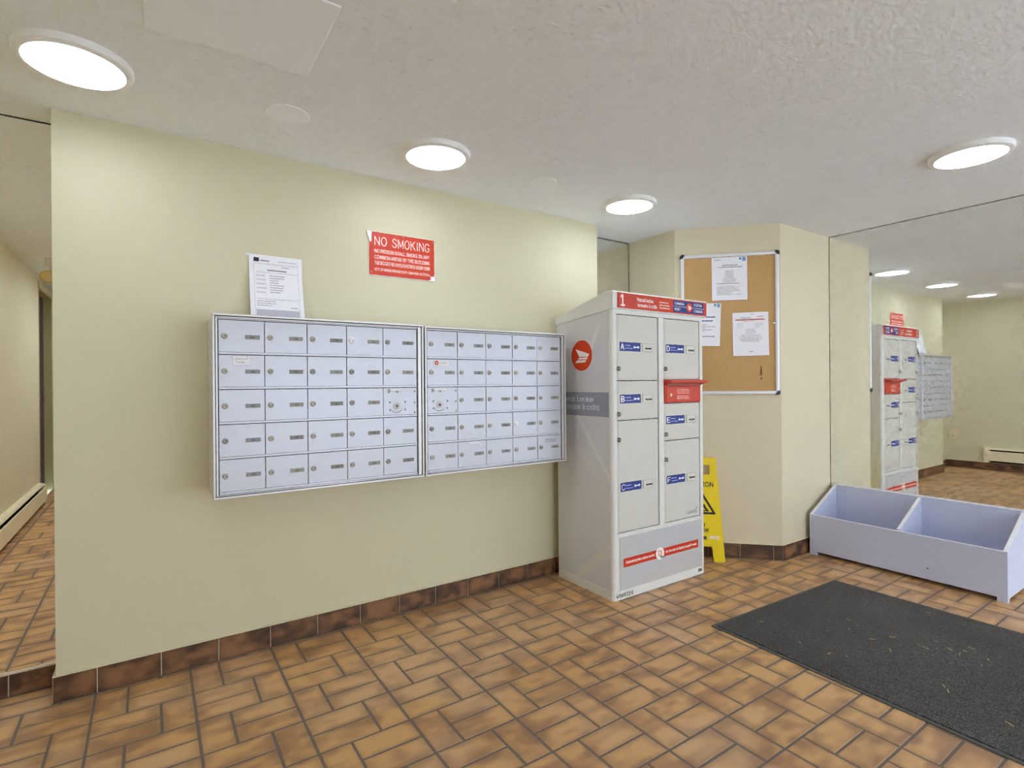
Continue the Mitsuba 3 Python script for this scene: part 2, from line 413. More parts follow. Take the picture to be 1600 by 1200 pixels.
# ------------------------------------------------------------------ mailboxes
FM = 2.284
PZ, ZT = 0.1334, 1.3915
_lock = moved(lathe([(0, 0.0075), (0.0078, 0.0075), (0.0092, 0.006), (0.0108, 0.0035), (0.0112, 0.0), (0, 0.0)], 24), frame_to((0.0215, 0.0, -0.063), (1, 0, 0), (0, 0, 1)))
def lock_ply(face, ang):
    c = moved(box(-0.0012, 0.0065, -0.0011, 0.0011, 0.007, 0.0082), rotation_matrix(ang, (0, 0, 1)))
    m, cc = colored([(_lock, face), (moved(c, frame_to((0.0215, 0, -0.063), (1, 0, 0), (0, 0, 1))), (40, 38, 34))])
    return mikit.ply(m, 'printed', color=cc)
LOCKS = [lock_ply((168, 164, 152), 0.0), lock_ply((150, 146, 138), 0.3), lock_ply((176, 172, 160), -0.2), lock_ply((240, 240, 240), 0.1)]
def plate_ply(c, dig):
    rng = random.Random(sum(c))
    ps = [(moved(box(0.092, 0.1445, -0.0725, -0.0565, 0, 0.0012), frame_to((0, 0, 0), (1, 0, 0), (0, 0, 1))), c)]
    for q in range(3):
        x = 0.1115 + q * 0.005
        ps.append((moved(box(x, x + 0.0034, -0.0685, -0.0605, 0.001, 0.0016), frame_to((0, 0, 0), (1, 0, 0), (0, 0, 1))), dig))
    m, cc = colored(ps)
    return mikit.ply(m, 'printed', color=cc)
PLATES = [plate_ply((138, 139, 140), (96, 96, 98)), plate_ply((128, 126, 116), (92, 90, 84)), plate_ply((148, 146, 136), (110, 108, 100))]

def ring(x0, x1, z0, z1, w, y0, y1):
    return join([cbox(x0, x1, y0, y1, z1 - w, z1, 0.0015), cbox(x0, x1, y0, y1, z0, z0 + w, 0.0015), cbox(x0, x0 + w, y0, y1, z0 + w, z1 - w, 0.0015), cbox(x1 - w, x1, y0, y1, z0 + w, z1 - w, 0.0015)])

def screw(x, z):
    return moved(lathe([(0, 0.002), (0.003, 0.0018), (0.0042, 0), (0, 0)], 10), frame_to((x, -0.0005, z), (1, 0, 0), (0, 0, 1)))

def mailboxes(x0, x1, xd, PX, z0, z1, master, white_locks, label):
    DOOR = mikit.ply(cbox(0.0011, PX - 0.0011, 0, 0.004, -PZ + 0.0100, -0.0012, 0.0009), 'mail_metal')
    k = thing('mailbox_panel', label, 'mailboxes', 'wall mailbox panels')
    Yd = FM + 0.012
    add('housing', join([cbox(x0 + 0.004, x1 - 0.004, FM + 0.022, D - 0.0005, z0 + 0.004, z1 - 0.004, 0.002)]), 'mail_frame', parent=k)
    add('frame', ring(x0, x1, z0, z1, 0.0085, FM, FM + 0.026), 'mail_frame', parent=k)
    xr = xd + 5 * PX
    inner = [cbox(x0 + 0.0105, xd - 0.002, FM + 0.006, FM + 0.022, z0 + 0.0105, z1 - 0.0105, 0.0015), cbox(xr + 0.0035, x1 - 0.0105, FM + 0.006, FM + 0.022, z0 + 0.0105, z1 - 0.0105, 0.0015),
             cbox(xd - 0.002, xr + 0.0035, FM + 0.006, FM + 0.022, z1 - 0.0165, z1 - 0.0105, 0.0015), cbox(xd - 0.002, xr + 0.0035, FM + 0.006, FM + 0.022, z0 + 0.0105, z0 + 0.0145, 0.0015)]
    add('inner_frame', join(inner), 'mail_frame', parent=k)
    add('backing', box(x0 + 0.008, x1 - 0.008, FM + 0.0195, FM + 0.0225, z0 + 0.008, z1 - 0.008), 'mail_gap', parent=k)
    for r in range(1, 6):
        zz = ZT - PZ * r
        add('shelf_lip', cbox(xd + 0.001, xd + 5 * PX - 0.001, FM + 0.009, FM + 0.02, zz + 0.001, zz + 0.0095, 0.001), 'mail_metal', parent=k)
    add('top_strip', cbox(xd - 0.002, xd + 5 * PX + 0.002, FM + 0.011, FM + 0.02, ZT + 0.001, z1 - 0.016, 0.001), 'mail_metal', parent=k)
    rng = random.Random(int(x0 * 1000))
    for r in range(5):
        for c in range(5):
            d = rng.uniform(-0.0012, 0.0012)
            at = T().translate([xd + c * PX, Yd + d, ZT - PZ * r])
            dk = add('door', DOOR, None, at=at, parent=k)
            front = T().translate([xd + c * PX, Yd + d, ZT - PZ * r])
            if (r, c) == master:
                fx, fz = 0.062, -0.083
                lk = moved(lathe([(0, 0.006), (0.006, 0.006), (0.008, 0.0045), (0.0105, 0.002), (0.017, 0.0012), (0.0175, 0), (0, 0)], 28), frame_to((fx, 0, fz), (1, 0, 0), (0, 0, 1)))
                core = moved(lathe([(0, 0.0065), (0.0055, 0.0065), (0.0055, 0.0), (0, 0)], 16), frame_to((fx, 0, fz), (1, 0, 0), (0, 0, 1)))
                addc('master_lock', [(lk, (204, 203, 206)), (core, (92, 86, 70) if x0 < 1 else (50, 48, 46))], at=front, parent=dk)
                for q in ((0.150, -0.018), (0.150, -0.069), (0.150, -0.114), (0.031, -0.066), (0.031, -0.1), (0.104, -0.066), (0.104, -0.1), (0.026, -0.02), (0.066, -0.02)):
                    add('screw', screw(*q), 'screw_metal', at=front, parent=dk)
                add('pull_tab', mikit.ply(cbox(0.026, 0.090, -0.018, 0.0005, -0.0165, -0.0065, 0.0015), 'white_plastic'), None, at=front, parent=dk)
                arc = Point(0, 0).buffer(0.030, 24).difference(Point(0, 0.008).buffer(0.033, 24)).intersection(sbox(-0.03, -0.03, 0.03, -0.012))
                addc('crest_mark', [(moved(prism(arc, 0.0006), frame_to((fx, 0, fz - 0.002), (1, 0, 0), (0, 0, 1))), (150, 150, 158))], at=front, parent=dk)
                continue
            w = (r, c) in white_locks
            add('lock', LOCKS[3 if w else rng.randrange(3)], None, at=front, parent=dk)
            add('number_plate', PLATES[(0 if c < 1 else 1 + (r + c) % 2) if x0 < 1 else rng.randrange(3)], None, at=front, parent=dk)
    return k, Yd

m1, YD = mailboxes(0.193, 1.051, 0.2135, 0.1615, 0.710, 1.4135, (2, 4), {(0, 3)}, 'left silver panel of twenty-five small mailbox doors on the wall, with a handwritten sticker')
m2, YD = mailboxes(1.0575, 1.903, 1.0735, 0.1602, 0.710, 1.4095, (2, 0), {(3, 3)}, 'right silver panel of twenty-five small mailbox doors, ending beside the parcel locker')

def onfront(y, x=0.0, z=0.0):
    return frame_to((x, y, z), (1, 0, 0), (0, 0, 1))

F = onfront(YD - 0.0016)
stk = [(box(0.262, 0.322, 1.2195, 1.2525, 0, 0.0004), (236, 232, 238))]
rng = random.Random(3)
for y, n, x in ((1.239, 11, 0.269), (1.2255, 8, 0.273)):
    for q in range(n):
        h = rng.uniform(0.004, 0.0085)
        stk.append((moved(box(0, 0.0009, 0, h, 0.0004, 0.0007), frame_to((x, y + rng.uniform(-0.001, 0.001), 0), (1, 0, 0), (rng.uniform(-0.4, 0.4), 1, 0))), (70, 66, 72)))
        stk.append((moved(box(0, 0.0035, 0, 0.0008, 0.0004, 0.0007), frame_to((x, y + rng.uniform(0, 0.005), 0), (1, rng.uniform(-0.5, 0.5), 0), (0, 1, 0))), (70, 66, 72)))
        x += 0.0043
say(addc('sticker', [(moved(m, F), c) for m, c in stk], parent=m1 + '__door_005'), 'white handwritten name sticker')
R2 = ZT - PZ
stk = [(box(1.108, 1.186, R2 - 0.032, R2 - 0.008, 0, 0.0004), (232, 230, 232)), (moved(trimesh.creation.cylinder(0.0105, 0.0006, sections=28), frame_to((1.122, R2 - 0.019, 0.0004), (1, 0, 0), (0, 1, 0))), (196, 52, 44)),
       (prism(Polygon([(1.116, R2 - 0.023), (1.128, R2 - 0.023), (1.122, R2 - 0.013)]), 0.001), (226, 190, 184)), (box(1.142, 1.172, R2 - 0.021, R2 - 0.017, 0.0003, 0.0007), (190, 186, 188))]
say(addc('sticker', [(moved(m, F), c) for m, c in stk], parent=m2 + '__door_005'), 'white sticker with a red round mark')
zz = ZT - 4 * PZ
rem = LineString([(1.300, zz - 0.010), (1.345, zz - 0.010), (1.362, zz - 0.022), (1.364, zz - 0.028)]).buffer(0.004)
say(addc('sticker', [(moved(prism(rem, 0.0004), F), (236, 234, 234))], parent=m2 + '__door_021'), 'torn remains of a white sticker')
say(addc('sticker', [(moved(prism(Polygon([(0.456, zz - 0.078), (0.497, zz - 0.076), (0.49, zz - 0.086), (0.462, zz - 0.088)]), 0.0004), F), (214, 214, 222))], parent=m1 + '__door_021'), 'torn remains of a pale sticker')
say(addc('sticker', [(moved(bars(1.765, 1.85, zz - 0.04, zz - 0.018, 2, 0.0005, 5, 0.35), F), (150, 148, 150))], parent=m2 + '__door_024'), 'two lines of faint printing')

# ------------------------------------------------------------------ parcel locker
LX0, LX1, LY, LYB = 1.987, 2.742, 2.010, 2.462
lk = thing('parcel_locker', 'tall light grey parcel locker with red top banner standing beside the mailboxes', 'parcel locker')
prof = sbox(LX0 + 0.02, LY + 0.02, LX1 - 0.02, LYB - 0.02).buffer(0.02, 8)
inner = sbox(LX0 + 0.034, LY - 0.1, LX1 - 0.034, LY + 0.02)
body = join([prism(prof, 0.332), moved(prism(prof.difference(sbox(LX0 + 0.03, LY - 0.1, LX1 - 0.03, LY + 0.012)), 1.19), np.array([[1, 0, 0, 0], [0, 1, 0, 0], [0, 0, 1, 0.335], [0, 0, 0, 1.0]])),
             moved(prism(prof.buffer(-0.003), 0.004), np.array([[1, 0, 0, 0], [0, 1, 0, 0], [0, 0, 1, 0.3315], [0, 0, 0, 1.0]]))])
add('body', body, 'locker_trim', smooth=40, parent=lk)
# front frame strips round the doors
yf = LY + 0.0005
add('front_frame', join([cbox(LX0 + 0.030, LX1 - 0.030, yf, LY + 0.014, 1.500, 1.524, 0.0015), cbox(LX0 + 0.030, LX1 - 0.030, yf, LY + 0.014, 0.3365, 0.346, 0.0015),
                        cbox(2.345, 2.386, yf, LY + 0.014, 0.346, 1.500, 0.002), cbox(2.704, LX1 - 0.028, yf, LY + 0.014, 0.346, 1.5, 0.0015)]), 'locker_trim', parent=lk)
add('backing', box(LX0 + 0.030, LX1 - 0.030, LY + 0.0112, LY + 0.0125, 0.340, 1.520), 'mail_gap', parent=lk)
capp = Polygon([(-(LYB + 0.004), 1.482), (-(LYB + 0.004), 1.520), (-(LY + 0.03), 1.620), (-(LY - 0.006), 1.6185), (-(LY - 0.013), 1.612), (-(LY - 0.013), 1.527), (-(LY - 0.010), 1.5235), (-(LY + 0.03), 1.520)])
cap = moved(prism(capp, LX1 - LX0 + 0.020), frame_to((LX0 - 0.007, 0, 0), (0, -1, 0), (0, 0, 1)))   # extrudes along -x ...
cap.apply_translation([LX1 - LX0 + 0.020, 0, 0])
add('cap', cap, 'locker_trim', parent=lk)
FY = onfront(LY - 0.0132)
bn = [(box(2.012, 2.750, 1.530, 1.609, 0, 0.002), (200, 60, 38)), (box(2.012, 2.024, 1.530, 1.609, 0.002, 0.0023), (184, 44, 34)), (box(2.736, 2.750, 1.530, 1.609, 0.002, 0.0023), (196, 44, 50))]
bl = (36, 50, 128)
bn += [(box(2.452, 2.560, 1.571, 1.603, 0.002, 0.0026), bl), (box(2.452, 2.560, 1.537, 1.568, 0.002, 0.0026), bl), (box(2.560, 2.722, 1.571, 1.603, 0.002, 0.0026), bl), (box(2.560, 2.722, 1.537, 1.568, 0.002, 0.0026), bl)]
wh = (246, 240, 236)
bn += [(text('1', 2.034, 2.066, 1.541, 0.060, 0.0026, True), wh), (text('Parcel locker', 2.160, 2.290, 1.573, 0.019, 0.0026, True), wh), (text('Armoire à colis', 2.160, 2.314, 1.5435, 0.019, 0.0026, True), wh),
       (bars(2.334, 2.424, 1.543, 1.589, 3, 0.0026, 4), (240, 196, 180)), (text('CANADA', 2.462, 2.545, 1.580, 0.014, 0.003, True), wh), (text('POST', 2.462, 2.514, 1.546, 0.014, 0.003, True), wh),
       (text('POSTES', 2.634, 2.706, 1.580, 0.014, 0.003, True), wh), (text('CANADA', 2.634, 2.712, 1.546, 0.014, 0.003, True), wh), (box(2.452, 2.722, 1.5683, 1.5707, 0.002, 0.0027), wh)]

def wing(r):
    """the white wing of the postal emblem, inside a circle of radius r"""
    ps = [Polygon([(-0.60, 0.45), (0.76, 0.06), (0.62, -0.11), (-0.20, -0.075), (-0.34, 0.10)]), Polygon([(-0.25, -0.125), (0.59, -0.16), (0.52, -0.265), (-0.34, -0.235)]), Polygon([(-0.38, -0.29), (0.49, -0.315), (0.38, -0.46), (-0.66, -0.48)])]
    return unary_union([Polygon(np.array(p.exterior.coords) * r) for p in ps])

def emblem(cx, cz, r, d0, d):
    m = frame_to((cx, cz, d0), (1, 0, 0), (0, 1, 0))
    return [(moved(prism(Point(0, 0).buffer(r, 24), d), m), (222, 70, 32)), (moved(prism(wing(r), d + 0.0006), m), (250, 246, 242))]
bn += emblem(2.592, 1.570, 0.026, 0.002, 0.0012)
say(addc('banner', [(moved(m, FY), c) for m, c in bn], parent=lk), 'red banner with a large white 1 and the blue postal panel')

YDR = LY + 0.004
def key_icon(x, z, s):
    k = unary_union([Point(-0.010, 0).buffer(0.0058), sbox(-0.008, -0.0022, 0.012, 0.0022), sbox(-0.004, -0.0045, 0.0, 0.002)]).difference(Point(-0.011, 0).buffer(0.0018))
    arrow = Polygon([(0.016, 0.007), (0.016, -0.007), (0.0245, 0)]).union(sbox(0.009, -0.003, 0.018, 0.003)).buffer(0.0006)
    g = unary_union([k, arrow])
    return moved(prism(g, 0.0014), np.array([[s, 0, 0, x], [0, s, 0, z], [0, 0, 1, 0], [0, 0, 0, 1.0]]))

doors = [  # letter, x0, x1, z0, z1, label lower left x, z, slot plate x, lock z
    ('A', 2.022, 2.338, 1.152, 1.496, 2.042, 1.306, 2.212, 1.212), ('B', 2.022, 2.338, 0.942, 1.147, 2.042, 1.029, 2.212, 0.974), ('C', 2.022, 2.338, 0.350, 0.937, 2.042, 0.564, 2.212, 0.840),
    ('D', 2.390, 2.700, 1.156, 1.496, 2.405, 1.306, 2.578, 1.214), ('E', 2.390, 2.700, 0.811, 1.018, 2.405, 0.902, 2.578, 0.847), ('F', 2.390, 2.700, 0.350, 0.806, 2.405, 0.564, 2.578, 0.705)]
for L, x0, x1, z0, z1, lx, lz, sx, kz in doors:
    ring_ = Polygon([(x0, z0), (x1, z0), (x1, z1), (x0, z1)])
    leaf = join([cbox(x0, x1, YDR, YDR + 0.010, z0, z1, 0.0015), cbox(x0 + 0.008, x1 - 0.012, YDR - 0.0022, YDR + 0.004, z0 + 0.006, z1 - 0.006, 0.0015)])
    dk = add('door', leaf, 'locker_paint', parent=lk)
    fr = onfront(YDR - 0.0022)
    q = [(box(lx, lx + 0.158, lz, lz + 0.047, 0, 0.0008), (40, 54, 132)), (text(L, lx + 0.006, lx + 0.034, lz + 0.008, 0.031, 0.0014, L in 'ABD'), wh), (bars(lx + 0.040, lx + 0.088, lz + 0.025, lz + 0.036, 1, 0.0013, 3), (170, 180, 226)),
         (bars(lx + 0.040, lx + 0.100, lz + 0.010, lz + 0.020, 1, 0.0013, 6), (170, 180, 226)), (key_icon(lx + 0.121, lz + 0.0225, 1.15), (236, 238, 250))]
    say(addc('label', [(moved(m, fr), c) for m, c in q], parent=dk), f'blue label with a white letter {L} and a key')
    plate = cbox(sx, sx + 0.080, -0.0, 0.001, 0, 0.0475, 0.0) if False else None
    pr = moved(ring(sx, sx + 0.082, lz - 0.001, lz + 0.047, 0.005, -0.004, 0.001), np.array([[1, 0, 0, 0], [0, 1, 0, YDR - 0.0022], [0, 0, 1, 0], [0, 0, 0, 1.0]]))
    pl = cbox(sx + 0.003, sx + 0.079, YDR - 0.004, YDR, lz + 0.002, lz + 0.044, 0.001)
    sl = cbox(sx + 0.022, sx + 0.074, YDR - 0.0046, YDR - 0.002, lz + 0.013, lz + 0.0225, 0.0008)
    addc('coin_slot', [(pr, (202, 200, 190)), (pl, (212, 210, 200)), (sl, (66, 64, 60))], parent=dk)
    lxk = x0 + 0.011
    cyl = moved(lathe([(0, 0.014), (0.008, 0.014), (0.0105, 0.011), (0.0105, 0), (0, 0)], 20), onfront(YDR - 0.002, lxk, kz))
    hs = moved(box(-0.0035, 0.0005, -0.011, 0.011, 0.0, 0.016), onfront(YDR - 0.002, lxk - 0.005, kz))
    addc('lock', [(cyl, (176, 172, 160)), (hs, (104, 100, 90))], parent=dk)
# letter slot with its hood
s = add('letter_slot', join([cbox(2.388, 2.704, LY - 0.004, LY + 0.012, 1.0225, 1.152, 0.002), cbox(2.398, 2.694, LY - 0.008, LY, 1.028, 1.116, 0.002)]), 'red_paint', parent=lk)
say(s, 'red letter slot with an open hood')
hp = Polygon([(-2.014, 1.1535), (-1.958, 1.1465), (-1.955, 1.1370), (-1.962, 1.1335), (-2.014, 1.1420)])
hood = moved(prism(hp, 0.322), frame_to((2.707, 0, 0), (0, -1, 0), (0, 0, 1)))
hk = add('hood', hood, 'red_paint', parent=s)
chk = moved(prism(Polygon([(-2.01, 1.144), (-1.965, 1.1365), (-2.01, 1.120)]), 0.004), frame_to((2.392, 0, 0), (0, -1, 0), (0, 0, 1)))
addc('flap', [(cbox(2.396, 2.700, LY - 0.010, LY - 0.003, 1.119, 1.134, 0.001), (150, 84, 72)), (chk, (190, 48, 30)), (moved(chk, np.array([[1, 0, 0, 0.311], [0, 1, 0, 0], [0, 0, 1, 0], [0, 0, 0, 1.0]])), (190, 48, 30))], parent=s)
fr = onfront(LY - 0.008)
lock = moved(lathe([(0, 0.004), (0.0045, 0.004), (0.0045, 0.0025), (0.009, 0.0025), (0.0095, 0), (0, 0)], 20), onfront(LY - 0.008, 2.434, 1.068))
addc('lettering', [(moved(bars(2.487, 2.607, 1.071, 1.102, 4, 0.0006, 8, 0.42), fr), (246, 190, 174)), (moved(bars(2.487, 2.607, 1.040, 1.064, 3, 0.0006, 9, 0.45), fr), (248, 200, 186)), (lock, (222, 206, 160)),
                   (moved(bars(2.486, 2.640, 0, 0.005, 1, 0.0006, 2, 0.9), frame_to((0, 1.963, 1.1385), (1, 0, 0), (0, 0, 1))), (250, 220, 206))], parent=s)
# base panel
bp = add('base_panel', join([cbox(2.030, 2.708, LY - 0.003, LY + 0.01, 0.047, 0.327, 0.002)]), 'locker_wrap', parent=lk)
add('base_panel_edge', ring(2.022, 2.716, 0.042, 0.3325, 0.007, LY - 0.0022, LY + 0.008), 'locker_trim', parent=lk)
fr = onfront(LY - 0.003)
tri = lambda pts, c: (moved(prism(Polygon(pts), 0.0007), fr), c)
addc('wrap_pattern', [tri([(2.03, 0.05), (2.03, 0.32), (2.10, 0.32)], (192, 191, 191)), tri([(2.09, 0.05), (2.708, 0.235), (2.708, 0.05)], (193, 190, 188)), tri([(2.55, 0.327), (2.66, 0.285), (2.60, 0.25), (2.708, 0.327)], (194, 192, 190))], parent=lk)
q = [(box(2.054, 2.672, 0.166, 0.2125, 0.0003, 0.0012), (200, 58, 36)), (text('Delivering the online world', 2.072, 2.292, 0.1835, 0.0135, 0.0020, True), wh), (text("Du monde en ligne jusqu'à vous", 2.384, 2.655, 0.1835, 0.0135, 0.0020, True), wh),
     (moved(prism(Point(2.338, 0.189).buffer(0.034, 24), 0.0017), np.eye(4)), (246, 238, 234)), (ring(2.324, 2.348, 0.176, 0.206, 0.004, 0, 0.001), (226, 120, 100)), (prism(Polygon([(2.338, 0.180), (2.366, 0.168), (2.356, 0.158), (2.338, 0.168)]), 0.0024), (110, 160, 120))]
q[4] = (prism(sbox(2.322, 0.178, 2.350, 0.206).difference(sbox(2.327, 0.183, 2.345, 0.201)), 0.0024), (226, 126, 104))
say(addc('slogan_strip', [(moved(m, fr), c) for m, c in q], parent=lk), 'red strip with a white slogan and round emblem')
fr = onfront(LY - 0.0001)
addc('serial_number', [(moved(text('V5N9Z20', 2.003, 2.128, 0.012, 0.019, 0.0006, True), fr), (46, 46, 48)), (moved(bars(2.676, 2.714, 0.016, 0.035, 1, 0.0006, 11, 0.9), fr), (104, 102, 100))], parent=lk)
fr = onfront(YDR - 0.0022)
addc('wordmark', [(moved(text('Canada', 2.578, 2.668, 0.372, 0.021, 0.0004), fr), (128, 126, 124)), (moved(join([box(2.6595, 2.6625, 0.390, 0.404, 0, 0.0005), box(2.6625, 2.6725, 0.396, 0.404, 0, 0.0005)]), fr), (128, 126, 124))], parent=lk)
# left side wrap
SD = frame_to((LX0 - 0.0002, 0, 0), (0, -1, 0), (0, 0, 1))       # local x = -y
sd = lambda poly, c, d=0.0004: (moved(prism(poly, d), SD), c)
y2 = lambda *p: Polygon([(-a, b) for a, b in p])
wr_ = [sd(y2((2.036, 0.05), (2.462, 0.05), (2.462, 1.484), (2.036, 1.520)), (212, 213, 217), 0.0006),
       sd(y2((2.036, 0.62), (2.30, 0.96), (2.27, 0.96), (2.036, 0.66)), (222, 222, 221), 0.0008), sd(y2((2.12, 1.45), (2.20, 1.30), (2.17, 1.30), (2.09, 1.45)), (224, 224, 225), 0.0008),
       sd(y2((2.036, 0.55), (2.2, 0.72), (2.462, 0.96), (2.462, 0.90)), (217, 216, 216), 0.0009), sd(y2((2.036, 0.30), (2.33, 0.05), (2.26, 0.05), (2.036, 0.22)), (218, 217, 215), 0.0009),
       sd(y2((2.40, 1.486), (2.36, 1.40), (2.462, 1.40), (2.462, 1.484)), (217, 218, 221), 0.0008)]
say(addc('side_wrap', wr_, parent=lk), 'grey patterned wrap on the left side')
bd = [sd(y2((2.036, 0.958), (2.462, 0.958), (2.462, 1.088), (2.036, 1.088)), (150, 155, 168), 0.0014)]
bd += [(moved(text('Parcel Locker', -2.425, -2.150, 1.036, 0.030, 0.002), SD), (232, 234, 238)), (moved(text('Armoire à colis', -2.425, -2.110, 0.9925, 0.030, 0.002), SD), (232, 234, 238))]
say(addc('side_band', bd, parent=lk), 'slate grey band with white lettering')
em = [(moved(m, SD), c) for m, c in emblem(-2.247, 1.291, 0.0845, 0.0008, 0.0010)]
say(addc('emblem', em, parent=lk), 'red disc with a white wing emblem')
add('base_rail', cbox(LX0 - 0.002, LX0 + 0.004, LY + 0.012, LYB, 0.0, 0.047, 0.001), 'locker_trim', parent=lk)

# ------------------------------------------------------------------ no smoking sign
sg = thing('no_smoking_sign', 'red no smoking sign with white lettering on the wall above the mailboxes', 'sign')
SX0, SX1, SZ0, SZ1 = 0.878, 1.225, 1.669, 1.882
add('board', cbox(SX0, SX1, D - 0.0045, D - 0.0002, SZ0, SZ1, 0.001), 'white_plastic', parent=sg)
fr = onfront(D - 0.0045)
w, h = SX1 - SX0, SZ1 - SZ0
X = lambda f: SX0 + f * w
Z = lambda f: SZ1 - f * h
add('face', moved(box(SX0 + 0.0012, SX1 - 0.0012, SZ0 + 0.003, SZ1 - 0.0012, 0, 0.0006), fr), 'red_paint', parent=sg)
lt = [thin_text('NO', X(0.085), X(0.255), Z(0.305), 0.195 * h, 0.0042, 0.0014), thin_text('SMOKING', X(0.345), X(0.915), Z(0.305), 0.195 * h, 0.0042, 0.0014), text('NO PERSON SHALL SMOKE IN ANY', X(0.08), X(0.92), Z(0.475), 0.08 * h, 0.0014, True), text('COMMON AREAS OF THE BUILDING', X(0.08), X(0.92), Z(0.613), 0.08 * h, 0.0014, True),
      text('THIS INCLUDES HALLWAYS, ELEVATORS & LAUNDRY ROOM', X(0.08), X(0.92), Z(0.745), 0.08 * h, 0.0014, True), text('CITY OF VANCOUVER HEALTH BY-LAW #6580 SECTION 6', X(0.08), X(0.92), Z(0.885), 0.06 * h, 0.0014, True)]
addc('lettering', [(moved(join(lt), fr), (250, 226, 216))], parent=sg)
for fx, fz in ((0.03, 0.92), (0.51, 0.045), (0.975, 0.05)):
    add('screw', moved(lathe([(0, 0.0025), (0.003, 0.002), (0.004, 0), (0, 0)], 14), onfront(D - 0.005, X(fx), Z(fz))), 'chrome', smooth=40, parent=sg)
say(addc('tape', [(moved(prism(Polygon([(X(-0.03), Z(-0.01)), (X(0.04), Z(0.0)), (X(0.035), Z(0.24)), (X(0.01), Z(0.25)), (X(0.0), Z(0.15)), (X(-0.02), Z(0.12))]), 0.0022), fr), (232, 234, 232))], parent=sg), 'white tape hanging at the corner')
say(addc('tape', [(moved(prism(Polygon([(X(0.925), Z(0.89)), (X(1.004), Z(0.88)), (X(1.002), Z(0.99)), (X(0.90), Z(0.985)), (X(0.945), Z(0.95))]), 0.0022), fr), (240, 238, 238))], parent=sg), 'white scrap of tape at the lower corner')

# ------------------------------------------------------------------ paper notices
def paper_fn(rects):
    def fn(p, n, uv):
        c = mi.Color3f(*tup((238, 238, 243)))
        for u0, u1, v0, v1, col in rects:
            inside = (uv.x > u0) & (uv.x < u1) & (uv.y > v0) & (uv.y < v1)
            c = dr.select(inside, mi.Color3f(*tup(col)), c)
        return c
    return fn

def rows(u0, u1, v0, v1, n, c, seed, fill=0.4, center=False):
    rng, st, out = random.Random(seed), (v1 - v0) / n, []
    for q in range(n):
        f = rng.uniform(0.55, 1.0)
        a, b = (u0, u0 + (u1 - u0) * f) if not center else ((u0 + u1) / 2 - (u1 - u0) * f / 2, (u0 + u1) / 2 + (u1 - u0) * f / 2)
        y = v1 - (q + 0.75) * st
        out.append((a, b, y, y + st * fill, c))
    return out

def sheet(name, label, fn, w, h, mx, bend, category='notice'):
    nu, nv = 8, 16
    u, v = np.meshgrid(np.linspace(0, 1, nu + 1), np.linspace(0, 1, nv + 1))
    P = np.stack([u * w, v * h, bend(u, v)], -1).reshape(-1, 3)
    q = np.array([[j * (nu + 1) + i, j * (nu + 1) + i + 1, (j + 1) * (nu + 1) + i + 1, (j + 1) * (nu + 1) + i] for j in range(nv) for i in range(nu)])
    back = P - [0, 0, 0.0003]
    n = len(P)
    edge = []
    idx = np.arange(n).reshape(nv + 1, nu + 1)
    loop = list(idx[0]) + list(idx[1:, -1]) + list(idx[-1, -2::-1]) + list(idx[-2:0:-1, 0])
    for a, b in zip(loop, loop[1:] + loop[:1]):
        edge.append([b, a, a + n, b + n])
    faces = np.vstack([q, q[:, ::-1] + n, np.array(edge)])
    V = trimesh.transform_points(np.vstack([P, back]), mx)
    uv = np.c_[np.r_[u.ravel(), u.ravel() * 0 + 0.5 + 0 * u.ravel()], np.r_[v.ravel(), v.ravel() * 0 + 0.995]]
    mk = 'print_' + name + str(len(labels))
    mat(mk, mikit.proc(fn), rough=0.7, spec=0.2)
    key = thing('paper_notice', label, category)
    add('sheet', (V, faces), mk, smooth=True, parent=key, uv=uv)
    return key

g1, g2, g3 = (176, 176, 184), (140, 140, 148), (206, 206, 212)
R = [(0.085, 0.185, 0.895, 0.955, (52, 54, 60)), (0.20, 0.37, 0.905, 0.925, g2), (0.53, 0.90, 0.915, 0.925, g1), (0.085, 0.92, 0.865, 0.872, g1), (0.085, 0.09, 0.03, 0.87, g1), (0.915, 0.92, 0.03, 0.87, g1),
     (0.10, 0.91, 0.055, 0.165, (190, 190, 202)), (0.12, 0.90, 0.735, 0.742, g1), (0.33, 0.70, 0.765, 0.785, g2), (0.60, 0.74, 0.825, 0.84, g1), (0.12, 0.90, 0.325, 0.332, g1)]
R += rows(0.37, 0.66, 0.42, 0.71, 8, g1, 2) + rows(0.12, 0.32, 0.40, 0.72, 5, g3, 5) + rows(0.12, 0.5, 0.21, 0.31, 3, g1, 6) + [(0.75, 0.88, 0.20, 0.215, g1)]
top_y = D - 0.0012
k = sheet('wall', 'white printed letter leaning on top of the left mailboxes, taped to the wall', paper_fn(R), 0.216, 0.288, frame_to((0.353, top_y, 1.4165), (1, 0, 0), (0, 0, 1)), lambda u, v: 0.001 + 0.055 * (1 - v) ** 1.6)
say(addc('tape', [(moved(box(-0.012, 0.012, -0.004, 0.006, 0, 0.0006), frame_to((0.352, D - 0.003, 1.701), (1, 0, 0), (0, 0, 1))), (222, 228, 226))], parent=k), 'piece of clear tape')

